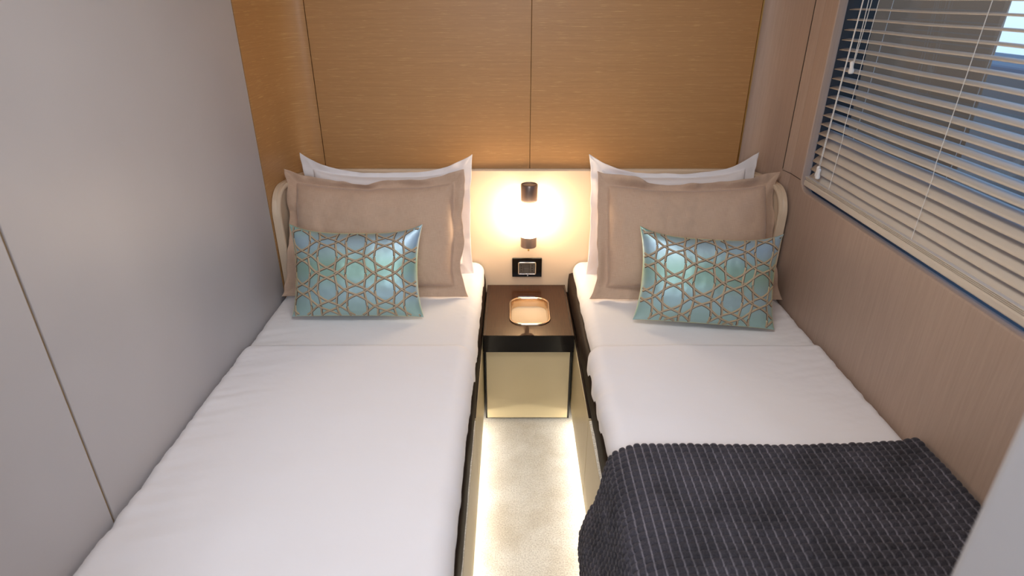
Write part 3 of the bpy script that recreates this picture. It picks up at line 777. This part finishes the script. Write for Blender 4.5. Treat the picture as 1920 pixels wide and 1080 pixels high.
# ------------------------------------------------------------------ socket
so = empty('power_socket', (0.065, 2.40, 0.49), 'black double power socket in a chrome frame under the lamp', 'socket')
pl = under(box('cover_plate', 0.001, 0.129, 2.391, 2.3998, 0.446, 0.534, 'black_gloss', None, 0.0025, 3), so)
def yplate(name, outer, holep, y, depth, m, bev=0.0):
    o = plate_with_hole(name, outer, holep, depth, m, bev)
    for vv in o.data.vertices: c = vv.co.copy(); vv.co = Vector((c.x, y - c.z, c.y))
    bm = bmesh.new(); bm.from_mesh(o.data); bmesh.ops.recalc_face_normals(bm, faces=bm.faces); bm.to_mesh(o.data); bm.free()
    return o
under(yplate('chrome_frame', rrect(0.0265, 0.1035, 0.4605, 0.518, 0.005, 5), rrect(0.030, 0.100, 0.4645, 0.5145, 0.003, 5), 2.388, 0.008, 'chrome', 0.0006), so)
for x0, x1, z0, z1, holes in ((0.0305, 0.0505, 0.465, 0.514, 3), (0.0512, 0.0745, 0.4902, 0.514, 0), (0.0512, 0.0745, 0.465, 0.4895, 0), (0.0752, 0.0995, 0.465, 0.514, 3)):
    p = under(box('module', x0, x1, 2.3865, 2.392, z0, z1, 'socket', None, 0.0008), so)
    if holes:
        bm = bmesh.new(); cx = (x0 + x1) / 2
        for k in (-1, 0, 1):
            t = bmesh.new(); bmesh.ops.create_cone(t, cap_ends=True, segments=16, radius1=0.0027, radius2=0.0027, depth=0.001, matrix=Matrix.Translation((cx + (0.002 if k == 0 else 0) * 0, 2.3862, 0.4895 + k * 0.0125)) @ Matrix.Rotation(math.pi / 2, 4, 'X'))
            me = bpy.data.meshes.new('t'); t.to_mesh(me); t.free(); bm.from_mesh(me); bpy.data.meshes.remove(me)
        h = obj('pin_hole', bm, 'black'); h.parent = p
# small pale maker's mark: a slanted tick
bm = bmesh.new()
for dx, dz, w in ((0.0, 0.0, 0.0), ):
    pts = [(0.0655, 0.456), (0.0675, 0.4565), (0.0698, 0.456), (0.0705, 0.4525), (0.0678, 0.4525), (0.0672, 0.4495), (0.0662, 0.4495), (0.0662, 0.453)]
    f = [bm.verts.new((p[0], 2.3906, p[1])) for p in pts]; bm.faces.new(f)
    g = [bm.verts.new((p[0], 2.3912, p[1])) for p in pts]; bm.faces.new(g[::-1])
    for k in range(len(pts)): bm.faces.new((f[k], f[(k + 1) % len(pts)], g[(k + 1) % len(pts)], g[k]))
bmesh.ops.recalc_face_normals(bm, faces=bm.faces)
under(obj('maker_mark', bm, 'mark'), so)

# ------------------------------------------------------------------ venetian blind
bl = empty('venetian_blind', (1.06, 1.26, 1.75), 'cream venetian blind with narrow slats covering the window', 'blind')
BY0, BY1 = WY0 + 0.02, 2.050
def bx_(z):    # blind hangs slightly out of plumb
    zz = z - 1.55
    return 1.062 + (0.022) * max(-0.6, min(0.15, zz)) / 0.6
vs, fs = [], []; z = 0.997; pitch = 0.0287; wd = 0.040; zs = []
while z < 1.72: zs.append(z); z += pitch
for z in zs:
    k = (1.17 - z) / 0.10; k = min(1, max(0, k))
    a = math.radians(3 + 7 * min(1, max(0, (1.52 - z) / 0.35)) + 31 * k); cx = bx_(z); base = len(vs)
    ny = 24
    for e in range(ny + 1):
        y = BY0 + (BY1 - BY0) * e / ny; sagz = -0.0012 * math.sin(math.pi * ((y - 0.55) / 0.445)) ** 2
        for c in range(7):
            q = -1 + 2 * c / 6; crown = 0.0022 * (1 - q * q)
            X = q * wd / 2; Z = crown
            # room side edge (q=-1) is lower
            x = cx + X * math.cos(a) - Z * math.sin(a); zz = z + X * math.sin(a) + Z * math.cos(a) + sagz
            vs.append((x, y, zz))
    for e in range(ny):
        for c in range(6):
            b0_ = base + e * 7 + c; fs.append((b0_, b0_ + 1, b0_ + 8, b0_ + 7))
slats = pyobj('slats', vs, fs, 'slat', None, True); under(slats, bl)
md = slats.modifiers.new('thickness', 'SOLIDIFY'); md.thickness = 0.0016; md.offset = 0
# stacked slats and bottom rail resting over the sill
bm = bmesh.new(); cx = bx_(0.955)
for k in range(3): add_box(bm, cx - 0.021 - 0.001 * k, cx + 0.019, BY0, BY1 + 0.002 * k, 0.9765 + k * 0.0042, 0.9790 + k * 0.0042, 0.0006)
under(obj('stacked_slats', bm, 'slat'), bl)
under(box('bottom_rail', cx - 0.024, cx + 0.018, BY0, BY1 + 0.004, 0.955, 0.975, 'slat', None, 0.004, 3), bl)
under(box('head_rail', 1.045, 1.085, BY0, BY1, 1.722, 1.757, 'slat', None, 0.002), bl)
for yc in (1.895, 1.448, 1.00, 0.56):
    for sgn in (-1, 1):
        pts = [(bx_(z) + sgn * (0.0212 if z > 1.15 else 0.0175), yc + (0.002 if sgn > 0 else 0), z) for z in [0.955 + (1.725 - 0.955) * k / 20 for k in range(21)]]
        under(tube('ladder_cord', pts, 0.0009, 'cord', None, 6), bl)
def tassel(x, y, z, parent, tilt=0.0):
    bm = bmesh.new()
    prof = [(0.0, 0.0), (0.0062, 0.001), (0.0078, 0.005), (0.0078, 0.010), (0.0058, 0.016), (0.0052, 0.022), (0.0060, 0.029), (0.0060, 0.033), (0.0035, 0.036), (0.0012, 0.037), (0.0, 0.037)]
    add_lathe(bm, prof[:-1], 0, 0, 20); bmesh.ops.remove_doubles(bm, verts=bm.verts, dist=1e-5); bmesh.ops.recalc_face_normals(bm, faces=bm.faces)
    for v in bm.verts: v.co = Matrix.Translation((x, y, z)) @ Matrix.Rotation(tilt, 4, 'X') @ v.co
    return under(obj('cord_tassel', bm, 'white_plastic', None, True), parent)
def pull_cord(pts, tz, ty, tx, tilt=0.0):
    c = tube('pull_cord', pts, 0.0011, 'cord', None, 6); under(c, bl)
    t = tassel(tx, ty, tz, bl, tilt); t.parent = c; t.matrix_parent_inverse = Matrix.Identity(4)
def run(y0, y1, z0, z1, x0, x1, n=14, bow=0.0):
    return [(x0 + (x1 - x0) * k / n, y0 + (y1 - y0) * k / n + bow * math.sin(math.pi * k / n), z0 + (z1 - z0) * k / n) for k in range(n + 1)]
pull_cord(run(1.925, 1.948, 1.37, 1.725, 1.024, 1.036, bow=-0.006), 1.337, 1.925, 1.024, R_(-12))
under(tube('pull_cord', run(1.922, 1.918, 1.37, 1.725, 1.025, 1.036, bow=-0.006), 0.0011, 'cord', None, 6), bl)
pull_cord(run(1.968, 1.955, 1.035, 1.725, 1.016, 1.036, bow=0.003), 1.000, 1.968, 1.016)
pull_cord(run(1.986, 1.957, 1.035, 1.725, 1.022, 1.036, bow=0.003), 1.003, 1.986, 1.022)

# ------------------------------------------------------------------ ceiling light (out of frame, lights the cabin)
cl_ = empty('ceiling_light', (0.07, 0.95, CEIL), 'square ceiling light above the aisle', 'ceiling light')
under(box('diffuser', -0.18, 0.32, 0.70, 1.20, CEIL - 0.012, CEIL - 0.002, 'panel_lit', None, 0.002), cl_)
